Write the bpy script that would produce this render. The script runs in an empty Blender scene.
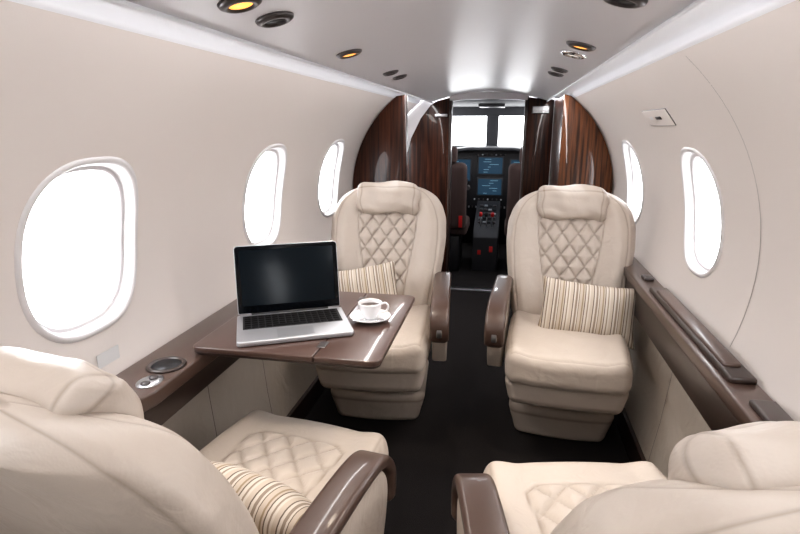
import bpy, bmesh, math, random
import numpy as np
from mathutils import Vector, Matrix
random.seed(4)
S=bpy.context.scene
S.view_settings.view_transform='Standard'
S.view_settings.exposure=0.3
try: S.view_settings.look='Medium High Contrast'
except Exception: pass
COL=S.collection

# ------------------------------------------------------------------ materials
def newmat(name):
    m=bpy.data.materials.new(name); m.use_nodes=True
    nt=m.node_tree; b=nt.nodes['Principled BSDF']; return m,nt,b
def pmat(name,col,rough=.5,metal=0,coat=0,bump=0,bscale=400,emis=None,estr=0,var=0,spec=.5):
    m,nt,b=newmat(name)
    b.inputs['Base Color'].default_value=(*col,1); b.inputs['Roughness'].default_value=rough
    b.inputs['Metallic'].default_value=metal; b.inputs['Coat Weight'].default_value=coat
    b.inputs['Coat Roughness'].default_value=.05; b.inputs['Specular IOR Level'].default_value=spec
    if emis: b.inputs['Emission Color'].default_value=(*emis,1); b.inputs['Emission Strength'].default_value=estr
    tc=nt.nodes.new('ShaderNodeTexCoord')
    n=nt.nodes.new('ShaderNodeTexNoise'); n.inputs['Scale'].default_value=bscale; n.inputs['Detail'].default_value=3
    nt.links.new(tc.outputs['Object'],n.inputs['Vector'])
    if bump:
        bp=nt.nodes.new('ShaderNodeBump'); bp.inputs['Strength'].default_value=bump; bp.inputs['Distance'].default_value=.002
        nt.links.new(n.outputs['Fac'],bp.inputs['Height']); nt.links.new(bp.outputs['Normal'],b.inputs['Normal'])
    if var:
        mx=nt.nodes.new('ShaderNodeMix'); mx.data_type='RGBA'
        mx.inputs[6].default_value=(*[c*(1-var) for c in col],1); mx.inputs[7].default_value=(*[min(1,c*(1+var)) for c in col],1)
        nt.links.new(n.outputs['Fac'],mx.inputs[0]); nt.links.new(mx.outputs[2],b.inputs['Base Color'])
    return m
def leather(name,col,rough=.40):
    m,nt,b=newmat(name)
    b.inputs['Roughness'].default_value=rough
    tc=nt.nodes.new('ShaderNodeTexCoord')
    n=nt.nodes.new('ShaderNodeTexNoise'); n.inputs['Scale'].default_value=9; n.inputs['Detail'].default_value=3
    nt.links.new(tc.outputs['Object'],n.inputs['Vector'])
    mx=nt.nodes.new('ShaderNodeMix'); mx.data_type='RGBA'
    mx.inputs[6].default_value=(*[c*.95 for c in col],1); mx.inputs[7].default_value=(*[c*1.04 for c in col],1)
    nt.links.new(n.outputs['Fac'],mx.inputs[0])
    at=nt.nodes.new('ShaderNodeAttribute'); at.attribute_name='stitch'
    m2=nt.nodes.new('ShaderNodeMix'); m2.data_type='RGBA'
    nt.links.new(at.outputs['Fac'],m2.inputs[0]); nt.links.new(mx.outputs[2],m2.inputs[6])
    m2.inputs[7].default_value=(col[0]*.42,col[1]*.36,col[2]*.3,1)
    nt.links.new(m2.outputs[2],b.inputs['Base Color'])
    v=nt.nodes.new('ShaderNodeTexVoronoi'); v.inputs['Scale'].default_value=260
    nt.links.new(tc.outputs['Object'],v.inputs['Vector'])
    n2=nt.nodes.new('ShaderNodeTexNoise'); n2.inputs['Scale'].default_value=13; n2.inputs['Detail'].default_value=3; n2.inputs['Distortion'].default_value=.8
    nt.links.new(tc.outputs['Object'],n2.inputs['Vector'])
    bp=nt.nodes.new('ShaderNodeBump'); bp.inputs['Strength'].default_value=.12; bp.inputs['Distance'].default_value=.0012
    nt.links.new(v.outputs['Distance'],bp.inputs['Height'])
    bp2=nt.nodes.new('ShaderNodeBump'); bp2.inputs['Strength'].default_value=.45; bp2.inputs['Distance'].default_value=.012
    nt.links.new(n2.outputs['Fac'],bp2.inputs['Height']); nt.links.new(bp.outputs['Normal'],bp2.inputs['Normal'])
    nt.links.new(bp2.outputs['Normal'],b.inputs['Normal'])
    return m
def wood(name,c0,c1,scale=(30,30,1.0),coat=.7):
    m,nt,b=newmat(name)
    b.inputs['Roughness'].default_value=.35; b.inputs['Coat Weight'].default_value=coat; b.inputs['Coat Roughness'].default_value=.04
    b.inputs['Specular IOR Level'].default_value=.2
    tc=nt.nodes.new('ShaderNodeTexCoord'); mp=nt.nodes.new('ShaderNodeMapping'); mp.inputs['Scale'].default_value=scale
    n=nt.nodes.new('ShaderNodeTexNoise'); n.inputs['Scale'].default_value=2; n.inputs['Detail'].default_value=6; n.inputs['Distortion'].default_value=.9
    r=nt.nodes.new('ShaderNodeValToRGB')
    r.color_ramp.elements[0].position=.38; r.color_ramp.elements[0].color=(*c0,1)
    r.color_ramp.elements[1].position=.66; r.color_ramp.elements[1].color=(*c1,1)
    nt.links.new(tc.outputs['Object'],mp.inputs['Vector']); nt.links.new(mp.outputs['Vector'],n.inputs['Vector'])
    nt.links.new(n.outputs['Fac'],r.inputs['Fac']); nt.links.new(r.outputs['Color'],b.inputs['Base Color'])
    return m
def stripes(name):
    m,nt,b=newmat(name); b.inputs['Roughness'].default_value=.8
    tc=nt.nodes.new('ShaderNodeTexCoord'); sx=nt.nodes.new('ShaderNodeSeparateXYZ')
    nt.links.new(tc.outputs['Object'],sx.inputs[0])
    mu=nt.nodes.new('ShaderNodeMath'); mu.operation='MULTIPLY'; mu.inputs[1].default_value=13.5
    nt.links.new(sx.outputs['X'],mu.inputs[0])
    ad=nt.nodes.new('ShaderNodeMath'); ad.operation='ADD'; ad.inputs[1].default_value=20; nt.links.new(mu.outputs[0],ad.inputs[0])
    fr=nt.nodes.new('ShaderNodeMath'); fr.operation='FRACT'; nt.links.new(ad.outputs[0],fr.inputs[0])
    r=nt.nodes.new('ShaderNodeValToRGB'); cr=r.color_ramp; cr.interpolation='CONSTANT'
    cream=(.52,.44,.36,1); br=(.13,.095,.075,1); ta=(.28,.22,.17,1); lt=(.60,.54,.47,1); gd=(.30,.225,.15,1)
    st=[(0,cream),(.14,br),(.18,lt),(.27,ta),(.37,lt),(.43,br),(.46,cream),(.60,gd),(.66,cream),(.72,br),(.76,lt),(.86,ta),(.92,lt)]
    cr.elements[0].position=0; cr.elements[0].color=st[0][1]
    cr.elements[1].position=st[1][0]; cr.elements[1].color=st[1][1]
    for p,c in st[2:]:
        e=cr.elements.new(p); e.color=c
    nt.links.new(fr.outputs[0],r.inputs['Fac']); nt.links.new(r.outputs['Color'],b.inputs['Base Color'])
    w=nt.nodes.new('ShaderNodeTexNoise'); w.inputs['Scale'].default_value=500
    nt.links.new(tc.outputs['Object'],w.inputs['Vector'])
    bp=nt.nodes.new('ShaderNodeBump'); bp.inputs['Strength'].default_value=.3; bp.inputs['Distance'].default_value=.001
    nt.links.new(w.outputs['Fac'],bp.inputs['Height']); nt.links.new(bp.outputs['Normal'],b.inputs['Normal'])
    return m

M={}
M['wall']=pmat('cabin_liner',(.69,.635,.60),.42,bump=.03,bscale=300)
M['ceil']=pmat('ceiling_liner',(.62,.60,.615),.33,bump=.02,bscale=300)
M['cove']=pmat('cove_liner',(.84,.85,.88),.4)
M['leather']=leather('cream_leather',(.52,.45,.39))
M['lowwall']=leather('sidewall_leather',(.48,.42,.36),.5)
M['brown']=pmat('brown_lacquer',(.080,.049,.038),.33,coat=.3,bump=.02,var=.1)
M['brown2']=pmat('brown_lacquer_edge',(.032,.019,.015),.33,coat=.3)
M['table']=pmat('table_lacquer',(.080,.047,.038),.28,coat=.4,var=.08,bscale=30)
M['wood']=wood('walnut_gloss',(.012,.004,.003),(.072,.023,.011),coat=.3)
M['wood2']=wood('walnut_gloss_warm',(.035,.012,.005),(.20,.070,.025),coat=.7)
M['carpet']=pmat('dark_carpet',(.021,.018,.018),.95,bump=1,bscale=300,var=.6,spec=.2)
M['black']=pmat('black_plastic',(.012,.012,.014),.4)
M['dark']=pmat('cockpit_grey',(.022,.022,.026),.6)
M['dseat']=pmat('cockpit_sheepskin',(.06,.036,.032),.9,bump=.5,bscale=200)
M['metal']=pmat('brushed_aluminium',(.62,.63,.66),.3,metal=1)
M['lapm']=pmat('laptop_aluminium',(.50,.51,.54),.4,metal=.8)
M['pad']=pmat('trackpad_aluminium',(.42,.43,.46),.35,metal=.7)
M['chrome']=pmat('chrome',(.7,.7,.72),.12,metal=1)
M['bezel']=pmat('dark_bezel',(.10,.09,.09),.3,metal=.6)
M['glassblk']=pmat('display_glass',(.003,.004,.006),.12,spec=.25)
M['disp']=pmat('display_panel',(.004,.008,.012),.12,spec=.2)
M['key']=pmat('key_plastic',(.006,.006,.007),.6,spec=.15)
M['keywell']=pmat('key_well',(.03,.03,.033),.6,spec=.2)
M['ceramic']=pmat('white_ceramic',(.80,.80,.82),.12,coat=.4)
M['coffee']=pmat('coffee',(.05,.02,.01),.1)
M['red']=pmat('red_knob',(.5,.02,.02),.4)
M['screen']=pmat('avionics_display',(.01,.02,.035),.2,emis=(.06,.15,.24),estr=.22)
M['symb']=pmat('avionics_symbols',(.05,.1,.12),.3,emis=(.3,.6,.75),estr=.5)
M['lens_warm']=pmat('warm_lens',(.9,.5,.2),.3,emis=(1,.40,.07),estr=1.4)
M['lens_white']=pmat('white_lens',(.8,.8,.8),.3,emis=(1,.9,.8),estr=.5)
M['led']=pmat('led_strip',(.9,.9,1),.4,emis=(.9,.93,1),estr=2.0)
M['white']=pmat('window_bezel',(.64,.62,.62),.35)
M['sticker']=pmat('placard_white',(.7,.7,.7),.5)
M['stripe']=stripes('striped_fabric')
m,nt,b=newmat('window_acrylic')
tr=nt.nodes.new('ShaderNodeBsdfTransparent'); gl=nt.nodes.new('ShaderNodeBsdfGlossy'); gl.inputs['Roughness'].default_value=.03
mx=nt.nodes.new('ShaderNodeMixShader'); mx.inputs[0].default_value=.04
nt.links.new(tr.outputs[0],mx.inputs[1]); nt.links.new(gl.outputs[0],mx.inputs[2])
nt.links.new(mx.outputs[0],nt.nodes['Material Output'].inputs['Surface']); M['pane']=m

# ------------------------------------------------------------------ helpers
def mesh(name,V,F,mats,smooth=True,attr=None,fm=None):
    me=bpy.data.meshes.new(name); me.from_pydata([tuple(v) for v in V],[],F)
    if not isinstance(mats,(list,tuple)): mats=[mats]
    for k in mats: me.materials.append(M[k])
    if smooth: me.polygons.foreach_set('use_smooth',[True]*len(me.polygons))
    if fm: me.polygons.foreach_set('material_index',fm)
    if attr is not None:
        a=me.attributes.new('stitch','FLOAT','POINT'); a.data.foreach_set('value',attr)
    me.update(); return me
def fixn(me):
    bm=bmesh.new(); bm.from_mesh(me); bmesh.ops.recalc_face_normals(bm,faces=bm.faces); bm.to_mesh(me); bm.free(); return me
def ob(name,me,parent=None,loc=(0,0,0),rot=(0,0,0),scale=(1,1,1)):
    o=bpy.data.objects.new(name,me); COL.objects.link(o)
    o.location=loc; o.rotation_euler=[math.radians(a) for a in rot]; o.scale=scale
    if parent: o.parent=parent
    return o
def empty(name,loc=(0,0,0),rotz=0,rot=None):
    e=ob(name,None,None,loc,rot if rot else (0,0,rotz)); e.empty_display_size=.1; return e
CA={}
def rbox(name,size,mat,bev=.004,seg=3,parent=None,loc=(0,0,0),rot=(0,0,0)):
    bm=bmesh.new(); bmesh.ops.create_cube(bm,size=1)
    bmesh.ops.scale(bm,vec=size,verts=bm.verts)
    if bev: bmesh.ops.bevel(bm,geom=bm.edges[:],offset=min(bev,min(size)*.49),segments=seg,profile=.5,affect='EDGES')
    me=bpy.data.meshes.new(name); bm.to_mesh(me); bm.free(); me.materials.append(M[mat])
    me.polygons.foreach_set('use_smooth',[True]*len(me.polygons))
    o=ob(name,me,parent,loc,rot)
    try: me.set_sharp_from_angle(angle=math.radians(50))
    except Exception: pass
    return o
def join(obs,name,parent=None):
    bm=bmesh.new(); mats=[]
    for o in obs:
        M4=Matrix.Translation(o.location)@o.rotation_euler.to_matrix().to_4x4()@Matrix.Diagonal((*o.scale,1))
        t=o.data.copy(); t.transform(M4)
        off=[]
        for mm in t.materials:
            if mm not in mats: mats.append(mm)
            off.append(mats.index(mm))
        idx=[off[p.material_index] for p in t.polygons]
        t.polygons.foreach_set('material_index',idx)
        bm.from_mesh(t); bpy.data.meshes.remove(t)
    me=bpy.data.meshes.new(name); bm.to_mesh(me); bm.free()
    for mm in mats: me.materials.append(mm)
    for o in obs:
        d=o.data; bpy.data.objects.remove(o)
        if d.users==0: bpy.data.meshes.remove(d)
    return ob(name,me,parent)
def puffbox(name,size,r,res,mat,disp=None,shade=None,top=None):
    hx,hy,hz=[s/2 for s in size]; H=(hx,hy,hz); idx={}; V=[]; F=[]
    def vid(P):
        k=tuple(round(c,5) for c in P)
        if k in idx: return idx[k]
        q=[max(-(h-r),min(h-r,c)) for c,h in zip(P,H)]
        d=Vector([c-a for c,a in zip(P,q)])
        if d.length>1e-9: p=Vector(q)+d.normalized()*r
        else: p=Vector(q)
        idx[k]=len(V); V.append(p); return idx[k]
    for ax in range(3):
        a,b=(ax+1)%3,(ax+2)%3
        na=max(3,round(2*H[a]/res)); nb=max(3,round(2*H[b]/res))
        for s in (-1,1):
            g=[[0]*(nb+1) for _ in range(na+1)]
            for i in range(na+1):
                for j in range(nb+1):
                    P=[0,0,0]; P[ax]=s*H[ax]; P[a]=-H[a]+2*H[a]*i/na; P[b]=-H[b]+2*H[b]*j/nb
                    g[i][j]=vid(P)
            for i in range(na):
                for j in range(nb):
                    f=(g[i][j],g[i+1][j],g[i+1][j+1],g[i][j+1])
                    F.append(f if s>0 else f[::-1])
    at=[0.0]*len(V)
    if disp:
        for i,p in enumerate(V):
            q,s=disp(p); V[i]=q; at[i]=s
    return mesh(name,V,F,mat,attr=at)
def loft(name,rings,mat,cap=True,closed=True,attr=None):
    n=len(rings[0]); V=[p for r in rings for p in r]; F=[]
    m=n if closed else n-1
    for i in range(len(rings)-1):
        for j in range(m):
            a=i*n+j; b=i*n+(j+1)%n; F.append((a,b,b+n,a+n))
    if cap and closed:
        F.append(tuple(range(n))[::-1]); F.append(tuple((len(rings)-1)*n+k for k in range(n)))
    return mesh(name,V,F,mat,attr=attr)
def lathe(name,prof,mat,n=48):
    rings=[[(r*math.cos(2*math.pi*k/n),r*math.sin(2*math.pi*k/n),z) for k in range(n)] for r,z in prof]
    return fixn(loft(name,rings,mat,cap=True))
def catmull(P,n=8):
    P=[Vector(p) for p in P]; Q=[P[0]*2-P[1]]+P+[P[-1]*2-P[-2]]; out=[]
    for i in range(1,len(Q)-2):
        for k in range(n):
            t=k/n; a,b,c,d=Q[i-1],Q[i],Q[i+1],Q[i+2]
            out.append(.5*((2*b)+(c-a)*t+(2*a-5*b+4*c-d)*t*t+(3*b-a-3*c+d)*t**3))
    out.append(P[-1]); return out
def rrect(w,t,r,n=4):
    pts=[]
    for cx,cy,a0 in ((w/2-r,t/2-r,0),(-w/2+r,t/2-r,90),(-w/2+r,-t/2+r,180),(w/2-r,-t/2+r,270)):
        for k in range(n+1):
            a=math.radians(a0+90*k/n); pts.append((cx+r*math.cos(a),cy+r*math.sin(a)))
    return pts
def sweep_yz(name,path,w,t,r,mat,taper=True):
    rings=[]; N=len(path)
    for i,p in enumerate(path):
        a=path[max(0,i-1)]; b=path[min(N-1,i+1)]; T=(b-a).normalized(); nrm=Vector((0,-T.z,T.y))
        s=1.0
        if taper:
            e=min(i,N-1-i)
            s=[.55,.8,.93][e] if e<3 else 1
        rings.append([Vector((x*s+p.x,0,0))+Vector((0,p.y,p.z))+nrm*(y*s) for x,y in rrect(w,t,r)])
    return fixn(loft(name,rings,mat))
def extrude_poly(name,pts,x0,x1,mat,axis='X',bev=.0):
    bm=bmesh.new()
    def P(p,s):
        if axis=='X': return (s,p[0],p[1])
        if axis=='Y': return (p[0],s,p[1])
        return (p[0],p[1],s)
    A=[bm.verts.new(P(p,x0)) for p in pts]; B=[bm.verts.new(P(p,x1)) for p in pts]
    n=len(pts)
    bm.faces.new(A[::-1]); bm.faces.new(B)
    for i in range(n): bm.faces.new((A[i],A[(i+1)%n],B[(i+1)%n],B[i]))
    bmesh.ops.recalc_face_normals(bm,faces=bm.faces)
    if bev:
        ed=[e for e in bm.edges if len(e.link_faces)==2 and e.calc_face_angle(0)>math.radians(40)]
        bmesh.ops.bevel(bm,geom=ed,offset=bev,segments=3,profile=.5,affect='EDGES')
    me=bpy.data.meshes.new(name); bm.to_mesh(me); bm.free(); me.materials.append(M[mat])
    me.polygons.foreach_set('use_smooth',[True]*len(me.polygons))
    try: me.set_sharp_from_angle(angle=math.radians(35))
    except Exception: pass
    return me

# ------------------------------------------------------------------ cabin shell
W0=.765
def prof(z): return W0*math.sqrt(max(0,1-((z-.86)/.6936)**2))
def zceil(x): return 1.46-.065*(x/.4)**2
ZB,ZT=.65,1.385
Y0,Y1=-1.3,4.0
WL=[-.87,.06,.99,1.90,2.68,3.60]
WR=[-.87,.03,.92,1.81,2.75]
ZW=.96
def hole(th,a,b,p=2.7):
    c,s=math.cos(th),math.sin(th); d=(abs(c)**p+abs(s)**p)**(-1/p)
    return (a*c*d,b*s*d)
def wall_with_windows(name,side,centers):
    b=[Y0]+[(a+c)/2 for a,c in zip(centers[:-1],centers[1:])]+[Y1]
    V=[];F=[]
    nz=28
    for k,yc in enumerate(centers):
        ya,yb=b[k],b[k+1]; ny=28
        B=[(ya+(yb-ya)*i/ny,ZB) for i in range(ny)]+[(yb,ZB+(ZT-ZB)*i/nz) for i in range(nz)]+\
          [(yb-(yb-ya)*i/ny,ZT) for i in range(ny)]+[(ya,ZT-(ZT-ZB)*i/nz) for i in range(nz)]
        n=len(B); R=12; base=len(V)
        for r in range(R+1):
            f=r/R
            for (y,z) in B:
                th=math.atan2((z-ZW)/.19,(y-yc)/.165); h=hole(th,.165,.19)
                yy=yc+h[0]*(1-f)+(y-yc)*f; zz=ZW+h[1]*(1-f)+(z-ZW)*f
                V.append((side*prof(zz),yy,zz))
        for r in range(R):
            for j in range(n):
                a=base+r*n+j; c=base+r*n+(j+1)%n
                F.append((a,c,c+n,a+n))
    me=mesh(name,V,F,'wall'); bm=bmesh.new(); bm.from_mesh(me)
    bmesh.ops.remove_doubles(bm,verts=bm.verts,dist=1e-4); bmesh.ops.recalc_face_normals(bm,faces=bm.faces)
    bm.to_mesh(me); bm.free()
    return ob(name,me)
wall_with_windows('wall_left',-1,WL)
wall_with_windows('wall_right',1,WR)
wn=0
def window(side,yc):
    global wn; wn+=1
    e=empty(f'window_{wn}',(0,0,0))
    pr=[(.010,-.0005),(.008,.003),(.003,.006),(-.003,.005),(-.006,.000),(-.008,-.010),(-.010,-.022),(-.012,-.024),(-.013,-.032),(-.015,-.050)]
    rings=[]
    N=72
    for g,d in pr:
        rg=[]
        for k in range(N):
            h=hole(2*math.pi*k/N,.165+g,.19+g); z=ZW+h[1]
            rg.append((side*(prof(z)-d),yc+h[0],z))
        rings.append(rg)
    me=fixn(loft('reveal',rings,'white',cap=False)); ob('reveal',me,e)
    rr=[]
    for g,d in [(-.010,-.023),(-.017,-.022),(-.020,-.025),(-.020,-.036)]:
        rg=[]
        for k in range(N):
            h=hole(2*math.pi*k/N,.165+g,.19+g); z=ZW+h[1]; rg.append((side*(prof(z)-d),yc+h[0],z))
        rr.append(rg)
    ob('seal_ring',fixn(loft('seal_ring',rr,'ceil',cap=False)),e)
    pts=[]
    for k in range(N):
        h=hole(2*math.pi*k/N,.165-.015,.19-.015); z=ZW+h[1]; pts.append((side*(prof(z)+.038),yc+h[0],z))
    c=len(pts); pts.append((side*(prof(ZW)+.038),yc,ZW))
    ob('pane',mesh('pane',pts,[(k,(k+1)%N,c) for k in range(N)],'pane'),e)
for c in WL: window(-1,c)
for c in WR: window(1,c)
def strip(name,prf,mat,y0=Y0,y1=Y1,ny=2,sm=True):
    rings=[[(x,y0+(y1-y0)*i/ny,z) for x,z in prf] for i in range(ny+1)]
    return fixn(loft(name,rings,mat,cap=False,closed=False))
cp=[(-.40+.8*i/40,zceil(-.40+.8*i/40)) for i in range(41)]
ceil=ob('ceiling',strip('ceiling',cp,'ceil'))
for s in (-1,1):
    c=ob('trim_cove',strip('trim_cove',[(s*.400,1.395),(s*.394,1.388),(s*.398,1.384),(s*.408,1.39),(s*.412,1.408),(s*.44,1.414),(s*.475,1.409),(s*.49,1.40),(s*.4935,1.388),(s*.500,1.383),(s*.508,1.379)],'cove',ny=2))
    ob('trim_led_strip',strip('led',[(s*.413,1.405),(s*.424,1.410)],'led'))
ob('wall_rear',extrude_poly('wall_rear',[(-.8,0),(.8,0),(.8,1.5),(-.8,1.5)],Y0-.04,Y0,'wall','Y'))
ob('floor',extrude_poly('floor',[(-.8,Y0),(.8,Y0),(.8,5.9),(-.8,5.9)],-.03,0,'carpet','Z'))
for s,nm in ((-1,'left'),(1,'right')):
    pr=[(s*.722,.558),(s*.719,.52),(s*.715,.42),(s*.70,.25),(s*.68,.10),(s*.67,.0)]
    ob(f'wall_lower_{nm}',strip('low',pr,'lowwall'))
    ob(f'baseboard_{nm}',extrude_poly('bb',[(s*.655,0),(s*.667,0),(s*.678,.09),(s*.662,.09)],Y0,3.12,'brown2','Y',.002))
tn=0
def seam(side,y):
    global tn; tn+=1
    ob(f'trim_{tn}',strip('seam',[(side*.7205,.557),(side*.7135,.42),(side*.6985,.25),(side*.6785,.10)],'brown2',y,y+.0025))
for y in (1.02,1.34,1.70): seam(-1,y)
for y in (1.15,1.75,2.4): seam(1,y)
def wjoint(side,y,y2,z0,z1):
    global tn; tn+=1
    P=[]; n=24
    for w in (-.0008,.0008):
        P.append([(side*(prof(z)-.0008),y+(y2-y)*((z-z0)/(z1-z0))**2+w,z) for z in [z0+(z1-z0)*k/n for k in range(n+1)]])
    ob(f'trim_{tn}',fixn(loft('joint',P,'bezel',cap=False,closed=False)))
wjoint(1,1.42,1.34,.67,1.37)

# ------------------------------------------------------------------ side consoles
def ledge_poly(pts,name,mat,z0,z1,bev=.006): return extrude_poly(name,pts,z0,z1,mat,'Z',bev)
LZ=.66
L=empty('side_console')
pl=[(-.728,Y0+.01),(-.655,Y0+.01),(-.655,.72),(-.645,.78),(-.605,.86),(-.585,.94),(-.585,1.70),(-.60,1.76),(-.64,1.84),(-.65,1.92),(-.65,3.10),(-.728,3.10)]
ob('ledge_top',ledge_poly(pl,'ledge_top','brown',LZ-.037,LZ),L)
ob('ledge_apron',ledge_poly([(x-.012 if x>-.7 else x,y) for x,y in pl],'ledge_apron','brown2',.56,LZ-.037,.003),L)
ob('cup_holder_ring',lathe('ring',[(.034,.0),(.046,.0),(.046,.003),(.042,.006),(.036,.005),(.034,.001)],'brown2'),L,(-.64,1.06,LZ))
ob('cup_holder_well',lathe('well',[(.001,.0),(.0345,.0),(.0345,.002),(.001,.002)],'black'),L,(-.64,1.06,LZ))
ob('control_plate',lathe('plate',[(.001,0),(.030,0),(.030,.002),(.001,.003)],'metal'),L,(-.625,.975,LZ),scale=(.9,1.1,1))
for k in (-.015,.015):
    ob('control_button',lathe('button',[(.001,0),(.010,0),(.010,.003),(.001,.004)],'bezel'),L,(-.625,.975+k,LZ+.0025))
rbox('trim_placard',(.001,.07,.035),'sticker',0,loc=(-.741,.995,.702))
R=empty('side_console')
pr_=[(.728,Y0+.01),(.728,3.27),(.645,3.27),(.645,Y0+.01)]
ob('ledge_top',ledge_poly(pr_,'ledge_top','brown',LZ-.037,LZ),R)
ob('ledge_apron',ledge_poly([(.720,Y0+.01),(.720,3.27),(.655,3.27),(.655,Y0+.01)],'ledge_apron','brown2',.52,LZ-.037,.003),R)
rbox('table_stow_lid',(.060,.72,.018),'brown2',.007,parent=R,loc=(.692,1.58,LZ+.006))
rbox('stow_handle',(.040,.60,.014),'brown',.006,parent=R,loc=(.690,1.58,LZ+.016))
rbox('latch',(.034,.06,.012),'bezel',.004,parent=R,loc=(.695,2.10,LZ+.004))
rbox('table_stow_lid_rear',(.052,.50,.014),'brown2',.006,parent=R,loc=(.692,.88,LZ+.005))

# ------------------------------------------------------------------ partitions
def part_outline(side,xi,m=.006):
    pts=[(side*xi,0),(side*xi,1.40),(side*.49,1.39)]
    for k in range(1,19):
        z=1.38-(1.38-.66)*k/18; pts.append((side*(prof(z)-m),z))
    pts+=[(side*.715,.64),(side*.705,.42),(side*.66,.10),(side*.65,0)]
    return pts
ob('partition_left',extrude_poly('partition_left',part_outline(-1,.43),3.13,3.165,'wood','Y',.002))
P=empty('storage_cabinet')
ob('front_panel',extrude_poly('front_panel',part_outline(1,.45),3.30,3.33,'wood2','Y',.002),P)
rbox('side_panel',(.025,.62,1.39),'wood',.002,parent=P,loc=(.4635,3.645,.697))
B=empty('cockpit_bulkhead')
ob('panel_left',extrude_poly('pl',[(-.27,0),(-.27,1.42),(-.36,1.40),(-.41,1.37),(-.48,1.28),(-.55,1.14),(-.60,.95),(-.62,.7),(-.62,0)],3.97,4.0,'wood','Y',.002),B)
ob('panel_right',extrude_poly('pr',[(.27,0),(.27,1.42),(.448,1.40),(.448,0)],3.97,4.0,'wood','Y',.002),B)
ob('header',extrude_poly('hd',[(-.27,1.395),(-.2,1.405),(0,1.41),(.2,1.405),(.27,1.395),(.27,1.45),(0,1.458),(-.27,1.45)],3.96,4.0,'ceil','Y',.002),B)
rbox('jamb_left',(.018,.09,1.40),'brown2',.003,parent=B,loc=(-.262,3.99,.70))
rbox('jamb_right',(.018,.09,1.40),'brown2',.003,parent=B,loc=(.262,3.99,.70))
ob('outer_lining',extrude_poly('ol',[(-.28,0),(-.28,1.44),(-.49,1.42),(-.80,1.4),(-.80,0)],4.01,4.03,'ceil','Y'),B)
ob('outer_lining_right',extrude_poly('or',[(.28,0),(.28,1.44),(.80,1.44),(.80,0)],4.01,4.03,'ceil','Y'),B)
G=empty('vent_grille',(.362,3.966,1.335))
rbox('frame',(.12,.008,.05),'bezel',.002,parent=G)
for k in range(5): rbox('slat',(.108,.01,.004),'metal',0,parent=G,loc=(0,-.002,-.017+k*.0085))
rbox('trim_threshold',(.54,.06,.012),'metal',.003,loc=(0,3.98,.006))
rbox('trim_handrail',(.09,.02,.02),'metal',.004,loc=(-.33,3.955,1.30))

# ------------------------------------------------------------------ downlights
def downlight(x,y,kind,r=.036):
    z=zceil(x); sl=math.degrees(math.atan(2*.065*x/.16))
    ring=[(r*.55,-.002),(r*.62,-.008),(r*.80,-.008),(r*1.0,-.004),(r*1.08,.002),(r*.6,.004)]
    a=ob('a',lathe('a',ring,'bezel' if kind!='white' else 'chrome',40))
    b=ob('b',lathe('b',[(.001,-.006),(r*.66,-.004),(r*.66,.0),(.001,.0)],{'lit':'lens_warm','dark':'black','white':'lens_white'}[kind],40))
    nm={'lit':'ceiling_downlight','dark':'air_vent','white':'reading_light'}[kind]
    o=join([a,b],nm); o.location=(x,y,z-.001); o.rotation_euler=(0,math.radians(sl),0)
    if kind=='lit':
        l=bpy.data.lights.new('lamp','SPOT'); l.energy=8; l.color=(1,.87,.72); l.spot_size=math.radians(100); l.spot_blend=1; l.shadow_soft_size=.03
        lo=bpy.data.objects.new('lamp',l); COL.objects.link(lo); lo.parent=o; lo.location=(0,0,-.03)
for x,y,k in [(-.305,.905,'lit'),(-.305,1.045,'dark'),(-.305,1.55,'lit'),(-.305,2.11,'dark'),(-.305,2.29,'dark'),
              (.315,1.50,'lit'),(.315,1.66,'white'),(.315,2.09,'dark'),(.315,2.25,'dark'),(.315,.98,'dark'),(-.305,-.1,'lit'),(.315,-.1,'lit')]:
    downlight(x,y,k,.036 if y<1.8 else .03)

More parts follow.
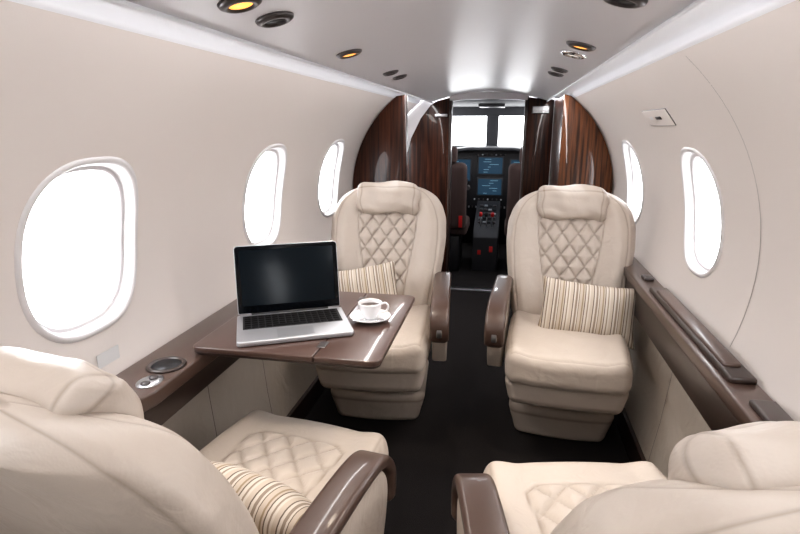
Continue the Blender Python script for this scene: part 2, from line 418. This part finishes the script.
# ------------------------------------------------------------------ seats
def quilt(a,b,pa,pb,gw):
    p=a/pa+b/pb; q=a/pa-b/pb
    dp=abs(p-round(p)); dq=abs(q-round(q)); d=min(dp,dq)
    k=1/math.hypot(1/pa,1/pb); dist=d*k
    return math.exp(-(dist/gw)**2), min(1,dist/(k*.5))
def sm(a,b,x):
    t=max(0,min(1,(x-a)/(b-a))); return t*t*(3-2*t)
def backrest_mesh():
    if 'back' in CA: return CA['back']
    zs=[.36,.45,.55,.65,.75,.84,.90,.94,.97,.99,1.0]
    ws=[.205,.228,.245,.260,.270,.268,.25,.225,.185,.135,.09]
    def wid(z): return float(np.interp(z,zs,ws))
    NZ=170; NF=150; NB=50
    rings=[]; at=[]
    Z=[.36+.64*(i/NZ)**.92 for i in range(NZ+1)]
    Wd=[wid(z) for z in Z]
    for _ in range(14): Wd=[Wd[0]]+[(Wd[i-1]+2*Wd[i]+Wd[i+1])/4 for i in range(1,NZ)]+[Wd[-1]]
    for i,z in enumerate(Z):
        w=Wd[i]; e=min(1,math.sqrt(max(0,(1.004-z)/.06)))
        e0=min(1,math.sqrt(max(0,(z-.345)/.05)))
        t=.058*e*e0
        yc=.20*((z-.40)/.6)+.062+.012*math.sin((z-.4)/.6*math.pi)*-1
        zo=.40+(z-.40)*.93 if z>.4 else z
        rg=[]
        for k in range(NF):
            s=math.sin(math.pi/2*(-1+2*k/(NF-1))); x=w*s
            y=-t*(1-abs(s)**3.2)**.5
            bol=.032*sm(.45,.78,abs(s))*(1-sm(.9,1.0,abs(s)))*sm(1.0,.9,z); y-=bol
            wi=.085+.05*sm(.45,.86,z)
            inside=min(wi-abs(x),z-.47,.885-z)
            g=0
            if inside>0:
                gr,pf=quilt(x,z-.47,.066,.096,.0036)
                fade=sm(0,.01,inside)
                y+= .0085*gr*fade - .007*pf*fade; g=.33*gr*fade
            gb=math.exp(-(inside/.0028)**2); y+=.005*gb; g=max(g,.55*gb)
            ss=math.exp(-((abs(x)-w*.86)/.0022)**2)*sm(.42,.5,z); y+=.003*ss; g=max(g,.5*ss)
            y+=.0020*math.sin(z*70+abs(s)*5)*sm(.6,.46,z)*(1-abs(s))
            rg.append((x,yc+y,zo)); at.append(g)
        for k in range(1,NB-1):
            s=math.sin(math.pi/2*(1-2*k/(NB-1))); x=w*s
            y=t*.9*(1-abs(s)**2.6)**.5
            ss=math.exp(-((abs(x)-w*.93)/.003)**2)
            rg.append((x,yc+y,zo)); at.append(.5*ss)
        rings.append(rg)
    me=loft('backrest',rings,'leather',attr=at); fixn(me)
    CA['back']=me; return me
def cushion_mesh(q=True):
    key='cush%d'%q
    if key in CA: return CA[key]
    def d(p):
        x,y,z=p; g=0
        if z>0:
            u=x/.225; v=y/.24
            z2=z+.014*(1-u*u)*(1-v*v)+.012*sm(.55,.85,abs(u))*(1-sm(.9,1,abs(u)))
            wi=.125+.02*(-v); ins=min(wi-abs(x),y+.13,.20-y)
            if y<-.08: ins=min(ins,.125-math.hypot(x*.75,(y+.03)))
            if q:
                if ins>0:
                    gr,pf=quilt(x,y,.075,.085,.0038); f=sm(0,.01,ins)
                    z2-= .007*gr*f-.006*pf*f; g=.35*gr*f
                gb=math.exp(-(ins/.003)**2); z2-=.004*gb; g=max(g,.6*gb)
            else:
                z2+=.0025*math.sin(x*38+y*14)*math.sin(y*30)*(1-u*u)
            ss=math.exp(-((max(abs(x)/.205,abs(y)/.222)-1)*.21/.0028)**2) if z>.03 else 0
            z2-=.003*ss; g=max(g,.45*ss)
            z=z2
        pipe=math.exp(-((p[2]-.012)/.0022)**2)*(1 if max(abs(x)/.22,abs(y)/.235)>1 else 0)
        g=max(g,.4*pipe)
        k=1-.05*sm(-.05,-.24,y)*(1 if abs(x)>.1 else 0)
        bow=-.018*(1-(x/.225)**2)*sm(0,-.24,y)
        return Vector((x*k,y+bow,z)),g
    me=puffbox('seat_cushion',(.45,.48,.12),.04,.0062,'leather',d); CA[key]=me; return me
def simple(key,fn):
    if key not in CA: CA[key]=fn()
    return CA[key]
def headrest_mesh():
    def d(p):
        x,y,z=p
        y2=y+.030*sm(.02,.075,z)
        y2+=-.006*math.cos(x*22)
        y2+=.0030*math.sin(z*95+x*14)*sm(.04,-.05,z)+.0025*math.sin(x*60+z*50)*sm(.0,.06,abs(x))
        x2=x*(1-.05*sm(-.02,-.075,z))+.003*math.sin(z*70)
        g=.5*math.exp(-((abs(x)-.120)/.0022)**2)+.5*math.exp(-((z-.045)/.0022)**2)
        y2+=(.003 if y<0 else -.003)*g
        return Vector((x2,y2,z+.005*math.cos(x*20)+.005*math.sin(x*31+y*40))),min(1,g)
    return puffbox('headrest',(.290,.075,.150),.033,.006,'leather',d)
def apron_mesh():
    def d(p):
        x,y,z=p; k=1-.07*sm(.05,-.055,z)
        return Vector((x*k,y*(1-.05*sm(.05,-.055,z))-.014*(1-(x/.21)**2)*sm(0,-.2,y),z)), .5*math.exp(-((z+.035)/.002)**2)
    return puffbox('seat_apron',(.43,.44,.115),.03,.012,'leather',d)
def plinth_mesh():
    def d(p):
        x,y,z=p; k=1-.14*sm(.08,-.08,z)
        return Vector((x*k,y*k-.02*(1-(x/.2)**2)*sm(0,-.2,y),z)), .6*math.exp(-((z-.035)/.002)**2)
    return puffbox('plinth',(.41,.38,.150),.03,.01,'leather',d)
def arm_body():
    pts=[(-.30,.32),(-.335,.39),(-.355,.47),(-.335,.525),(-.28,.55),(-.1,.558),(.06,.558),(.10,.54),(.09,.42),(.02,.33),(-.10,.30)]
    q=catmull([(0,a,b) for a,b in pts]+[(0,*pts[0])],5)[:-1]
    return extrude_poly('arm_body',[(p.y,p.z) for p in q],-.028,.028,'leather','X',.008)
def arm_cap():
    q=catmull([(0,.12,.545),(0,.09,.570),(0,-.08,.574),(0,-.24,.571),(0,-.325,.555),(0,-.368,.515),(0,-.375,.47),(0,-.362,.43)],8)
    return sweep_yz('arm_cap',q,.074,.026,.011,'brown')
def arm_inlay():
    q=catmull([(0,-.358,.532),(0,-.380,.50),(0,-.386,.47),(0,-.380,.45)],6)
    return sweep_yz('arm_inlay',q,.022,.008,.0035,'metal')
def seat(x,y,rotz,arm_side,rz=0,recl=0,quilted=True,cf=0,ab=0,hr=0):
    e=empty('passenger_seat',(x,y,0),rotz+rz)
    pv=ob('recline_frame',None,e,(0,0,.40),(-recl,0,0))
    ob('backrest',backrest_mesh(),pv,(0,0,-.40))
    ob('headrest',simple('head',headrest_mesh),pv,(0,.172+hr*.3,.505+hr),(-14,0,0))
    ob('seat_cushion',cushion_mesh(quilted),e,(0,-.215-cf,.385))
    ob('seat_apron',simple('apron',apron_mesh),e,(0,-.205-cf,.288))
    ob('plinth',simple('plinth',plinth_mesh),e,(0,-.06-cf,.076))
    rbox('seat_frame',(.34,.31,.10),'black',.01,parent=e,loc=(0,-.07-cf,.19))
    ax=arm_side*.262
    ob('arm_body',simple('ab',arm_body),e,(ax,ab,0))
    ob('arm_cap',simple('ac',arm_cap),e,(ax,ab,0))
    ob('arm_button_plate',simple('ai',arm_inlay),e,(ax,ab,0))
    return e
seat(.42,2.22,0,-1,-4,0,False)
seat(-.365,2.22,0,1,5,0,False)
seat(-.395,.72,180,-1,-8,4,True,.065,.07,-.003)
seat(.42,.70,180,1,11,2.5,True,.035,.065,-.003)

# ------------------------------------------------------------------ pillows
def pillow_mesh(w=.37,h=.235,t=.115):
    def build():
        n=44; V=[];F=[];ids={}
        for s in (1,-1):
            for i in range(n+1):
                for j in range(n+1):
                    u=-1+2*i/n; v=-1+2*j/n
                    edge=(i in(0,n) or j in(0,n))
                    if edge and s==-1: ids[(s,i,j)]=ids[(1,i,j)]; continue
                    x=u*w/2*(1-.07*(1-v*v)); z=v*h/2*(1-.09*(1-u*u))
                    th=t/2*((1-abs(u)**2.6)*(1-abs(v)**2.6))**.55
                    th*=1+.05*math.sin(u*7+v*3)*(1-u*u)
                    ids[(s,i,j)]=len(V); V.append((x,-s*th,z+.004*math.sin(u*9)*(1-abs(v))))
            for i in range(n):
                for j in range(n):
                    f=(ids[(s,i,j)],ids[(s,i+1,j)],ids[(s,i+1,j+1)],ids[(s,i,j+1)])
                    F.append(f if s==1 else f[::-1])
        return fixn(mesh('pillow',V,F,'stripe'))
    return simple('pil',build)
ob('throw_pillow',pillow_mesh(),None,(.485,2.08,.52),(-22,4,-4))
ob('throw_pillow',pillow_mesh(),None,(-.455,2.10,.53),(-22,-8,14))
ob('throw_pillow',pillow_mesh(),None,(-.285,.825,.495),(42,10,-14),(.9,.9,.9))

# ------------------------------------------------------------------ folding table
T=empty('folding_table')
def rr2(x0,x1,y0,y1,rs):
    pts=[]
    for (cx,cy,sx,sy,a0),r in zip([(x0,y0,1,1,180),(x1,y0,-1,1,270),(x1,y1,-1,-1,0),(x0,y1,1,-1,90)],rs):
        for k in range(7):
            a=math.radians(a0+90*k/6); pts.append((cx+sx*r+r*math.cos(a),cy+sy*r+r*math.sin(a)))
    return pts
zt=LZ+.010
ob('leaf_inner',extrude_poly('leaf_inner',rr2(-.615,-.291,1.125,1.65,(.02,.004,.004,.02)),zt,zt+.014,'table','Z',.003),T)
ob('leaf_outer',extrude_poly('leaf_outer',rr2(-.289,-.125,1.125,1.65,(.004,.025,.025,.004)),zt,zt+.014,'table','Z',.003),T)
ob('edge_band',extrude_poly('edge_band',rr2(-.61,-.129,1.129,1.646,(.02,.023,.023,.02)),zt-.008,zt,'brown2','Z',.002),T)
for y in (1.20,1.58): rbox('hinge',(.022,.04,.002),'bezel',.0009,parent=T,loc=(-.29,y,zt+.0145))
rbox('support_arm',(.28,.03,.02),'metal',.004,parent=T,loc=(-.43,1.20,zt-.018))
rbox('support_arm',(.28,.03,.02),'metal',.004,parent=T,loc=(-.43,1.57,zt-.018))
TT=zt+.014
# ------------------------------------------------------------------ laptop
LW,LD=.300,.212
Lp=empty('laptop',(-.408,1.298,TT+.0005),27)
ob('base',extrude_poly('base',rr2(-LW/2,LW/2,-LD/2,LD/2,(.012,)*4),.001,.014,'lapm','Z',.003),Lp)
ks=[]
rbox('keyboard_well',(.268,.104,.0012),'keywell',0,parent=Lp,loc=(0,.034,.0142))
for r in range(6):
    nk=14; kh=.0145 if r<5 else .008
    yy=-.006+r*.0168 if r<5 else -.006+5*.0168-.003
    k=0
    while k<nk:
        wdt=1
        if r==0 and k==4: wdt=5
        x=-.126+.0185*(k+(wdt-1)/2)
        ks.append(rbox('k',(.0185*wdt-.003,kh-.0005,.002),'key',.0006,1,loc=(x+.005,yy,.0155)))
        k+=wdt
join(ks,'keyboard_keys',Lp)
rbox('trackpad',(.095,.060,.0006),'pad',0,parent=Lp,loc=(0,-.064,.0143))
ob('hinge_bar',lathe('hinge_bar',[(.0045,-.11),(.0045,.11)],'black',16),Lp,(0,LD/2-.006,.014),(0,90,0))
Sc=ob('lid_pivot',None,Lp,(0,LD/2-.004,.016),(-10,0,0))
def slab(name,w,h,y0,y1,mat,r=.01,off=0): 
    return extrude_poly(name,rr2(-w/2,w/2,off,off+h,(.004,.004,r,r)),y0,y1,mat,'Y',.0015)
ob('lid',slab('lid',LW-.006,.196,0,.006,'lapm'),Sc)
ob('display_glass',slab('dg',LW-.010,.192,-.0012,.0,'glassblk',.009,.002),Sc)
rbox('display_panel',(LW-.034,.0006,.160),'disp',0,parent=Sc,loc=(0,-.0015,.103))

# ------------------------------------------------------------------ coffee cup
C=empty('coffee_cup',(-.215,1.395,TT)); C.scale=(.9,.9,.9)
ob('saucer',lathe('saucer',[(.001,.003),(.03,.001),(.034,.004),(.05,.009),(.064,.016),(.0655,.0175),(.064,.019),(.048,.0125),(.032,.008),(.001,.007)],'ceramic'),C)
ob('cup',lathe('cup',[(.001,.008),(.018,.008),(.020,.011),(.026,.018),(.033,.034),(.037,.056),(.038,.061),(.0365,.062),(.0350,.057),(.031,.035),(.024,.020),(.001,.016)],'ceramic'),C)
ob('coffee',lathe('coffee',[(.001,.048),(.0335,.048),(.0335,.0495),(.001,.0495)],'coffee'),C)
hp=catmull([(0,.033,.052),(0,.048,.056),(0,.058,.046),(0,.052,.030),(0,.032,.024)],8)
ob('handle',sweep_yz('handle',hp,.007,.006,.0025,'ceramic',False),C,rot=(0,0,-70))
sp=[rbox('s1',(.075,.004,.0018),'chrome',.0008,loc=(0,0,.0))]
o2=ob('s2',lathe('s2',[(.001,-.002),(.009,0),(.010,.001),(.001,.0)],'chrome',20),None,(.045,0,0),scale=(1.4,.9,1)); sp.append(o2)
spn=join(sp,'spoon',C); spn.location=(-.005,-.047,.0185); spn.rotation_euler=(0,0,math.radians(12))

# ------------------------------------------------------------------ emergency handle
E=empty('emergency_exit_handle')
zz=1.25; nx=math.atan2((zz-.86)/.6936**2, prof(zz)/W0**2)
E.location=(prof(zz)-.001,1.97,zz); E.rotation_euler=(0,-nx,0)
rbox('recess_frame',(.004,.30,.064),'bezel',.0015,parent=E)
rbox('recess',(.004,.296,.060),'wall',.001,parent=E,loc=(-.0008,0,0))
rbox('handle',(.005,.06,.012),'bezel',.002,parent=E,loc=(-.003,-.02,0))
rbox('label',(.001,.04,.012),'sticker',0,parent=E,loc=(-.003,.07,0))

# ------------------------------------------------------------------ cockpit
K=empty('cockpit_shell')
def kb_(n,s,l,m='dark',bev=.004,rot=(0,0,0)): return rbox(n,s,m,bev,parent=K,loc=l,rot=rot)
kb_('side_left',(.03,1.7,1.02),(-.70,4.9,.51)); kb_('side_right',(.03,1.7,1.02),(.70,4.9,.51))
kb_('roof',(1.45,1.66,.04),(0,4.88,1.43))
kb_('post_side_left',(.04,.12,.42),(-.70,5.2,1.22)); kb_('post_side_right',(.04,.12,.42),(.70,5.2,1.22))
kb_('nose_wall',(1.45,.04,1.03),(0,5.74,.515))
kb_('windshield_header',(1.45,.10,.10),(0,5.62,1.375))
kb_('windshield_post',(.12,.06,.40),(-.008,5.64,1.2))
kb_('windshield_corner_left',(.07,.08,.40),(-.62,5.6,1.2)); kb_('windshield_corner_right',(.07,.08,.40),(.62,5.6,1.2))
kb_('overhead_panel',(.22,.30,.03),(-.0,4.9,1.40),'black')
I=empty('instrument_panel')
pts=[(-.62,.35),(-.62,.93),(-.5,.99),(-.2,1.02),(.2,1.02),(.5,.99),(.62,.93),(.62,.35)]
ob('panel_face',extrude_poly('pf',pts,5.20,5.26,'black','Y',.004),I)
gp=[(-.64,.92),(-.5,1.0),(-.2,1.035),(.2,1.035),(.5,1.0),(.64,.92),(.62,.90),(.5,.975),(.2,1.012),(-.2,1.012),(-.5,.975),(-.62,.90)]
ob('glareshield',extrude_poly('gs',gp,5.06,5.60,'dark','Y',.003),I)
def scr(x,z,w,h):
    rbox('bezel',(w+.03,.012,h+.03),'dark',.003,parent=I,loc=(x,5.196,z))
    rbox('screen',(w,.004,h),'screen',0,parent=I,loc=(x,5.188,z))
    ln=[]
    for k in range(6):
        ln.append(rbox('l',(w*random.uniform(.1,.4),.001,.003),'symb',0,loc=(x+random.uniform(-.25,.25)*w,5.185,z-h*.4+h*.16*k)))
    join(ln,'symbology',I)
scr(0,.865,.22,.15); scr(0,.665,.22,.15); scr(-.31,.82,.24,.20); scr(.31,.82,.24,.20)
for k in range(5):
    for j in (-1,1):
        ob('gauge',lathe('gauge',[(.018,0),(.026,0),(.026,.006),(.018,.006)],'bezel',20),I,(j*.31-.10+.05*k,5.198,.655),(90,0,0))
        ob('gauge_face',lathe('gf',[(.001,0),(.018,0),(.018,.003),(.001,.003)],'screen' if k%2 else 'black',20),I,(j*.31-.10+.05*k,5.198,.655),(90,0,0))
for k in range(14):
    ob('knob',lathe('knob',[(.001,0),(.008,0),(.008,.012),(.001,.014)],'bezel' if k%3 else 'metal',12),I,(-.14+.021*k,5.197,.965 if k%2 else .545),(90,0,0))
for k in range(16):
    rbox('switch',(.014,.012,.02),'bezel' if k%2 else 'metal',.002,parent=I,loc=(-.26+.034*k,5.193,.47))
Q=empty('center_pedestal')
ob('body',extrude_poly('cb',[(5.16,.0),(5.16,.54),(5.05,.50),(4.62,.36),(4.55,.30),(4.55,0)],-.11,.11,'dark','X',.01),Q)
for k in range(5):
    for j in range(4):
        rbox('key',(.03,.022,.012),['bezel','metal','black','bezel'][(k+j)%4],.003,parent=Q,loc=(-.06+.04*j,4.72+.075*k,.405+.026*k),rot=(18,0,0))
for x,c in ((-.05,'red'),(0,'black'),(.05,'red')):
    rbox('lever',(.008,.008,.13),'metal',.002,parent=Q,loc=(x,4.66,.42),rot=(15,0,0))
    rbox('lever_knob',(.028,.028,.04),c,.010,parent=Q,loc=(x,4.643,.485),rot=(15,0,0))
rbox('placard_red',(.03,.003,.05),'red',.001,parent=Q,loc=(.05,4.546,.20)); rbox('placard_red',(.03,.003,.04),'red',.001,parent=Q,loc=(-.05,4.546,.17))
for s in (-1,1):
    y=empty('control_yoke',(s*.36,4.98,.66))
    rbox('column',(.03,.18,.03),'black',.008,parent=y,loc=(0,.09,0))
    rbox('hub',(.12,.03,.05),'black',.012,parent=y)
    rbox('grip_a',(.03,.035,.15),'black',.012,parent=y,loc=(-.14,0,.03),rot=(0,-12,0))
    rbox('grip_b',(.03,.035,.15),'black',.012,parent=y,loc=(.14,0,.03),rot=(0,12,0))
    rbox('bar',(.26,.025,.025),'black',.01,parent=y)
    c=empty('pilot_seat',(s*.365,4.45,0))
    ob('back',simple('pb',lambda:puffbox('pback',(.40,.10,.56),.045,.02,'dseat')),c,(0,0,.66),(6,0,0))
    ob('headrest',simple('ph',lambda:puffbox('phead',(.24,.08,.14),.035,.015,'dseat')),c,(0,-.045,1.0),(6,0,0))
    ob('cushion',simple('pc',lambda:puffbox('pcush',(.42,.42,.12),.04,.02,'dseat')),c,(0,.23,.38))
    rbox('pedestal',(.30,.32,.32),'black',.02,parent=c,loc=(0,.2,.16))
    rbox('belt',(.03,.006,.10),'red',.002,parent=c,loc=(-s*.16,-.062,.46),rot=(6,0,0))

# ------------------------------------------------------------------ lighting
w=bpy.data.worlds.new('sky'); S.world=w; w.use_nodes=True
nt=w.node_tree; bg=nt.nodes['Background']; bg.inputs[0].default_value=(.96,.975,1,1); bg.inputs[1].default_value=6.5
def area(name,loc,rot,sx,sy,e,col=(1,1,1)):
    l=bpy.data.lights.new(name,'AREA'); l.shape='RECTANGLE'; l.size=sx; l.size_y=sy; l.energy=e; l.color=col
    o=bpy.data.objects.new(name,l); COL.objects.link(o); o.location=loc; o.rotation_euler=[math.radians(a) for a in rot]; return o
for s in (-1,1):
    area('cove_lamp',(s*.43,1.35,1.404),(0,s*12,0),.03,5.0,8.5,(1,.98,.97))
area('entry_fill',(-.55,3.6,1.36),(0,0,0),.15,.3,1.5,(1,.97,.92))  # added fill light without a fixture, brightens the lining past the left partition
area('cockpit_dome_lamp',(0,4.7,1.38),(0,0,0),.1,.1,1.2,(.85,.92,1))

# ------------------------------------------------------------------ camera
cam=bpy.data.cameras.new('camera'); co=bpy.data.objects.new('camera',cam); COL.objects.link(co)
cam.lens=24; cam.sensor_width=36; cam.clip_start=.02
co.location=(.145,0,1.22); co.rotation_euler=(math.radians(75.28),0,math.radians(11.09))
S.camera=co
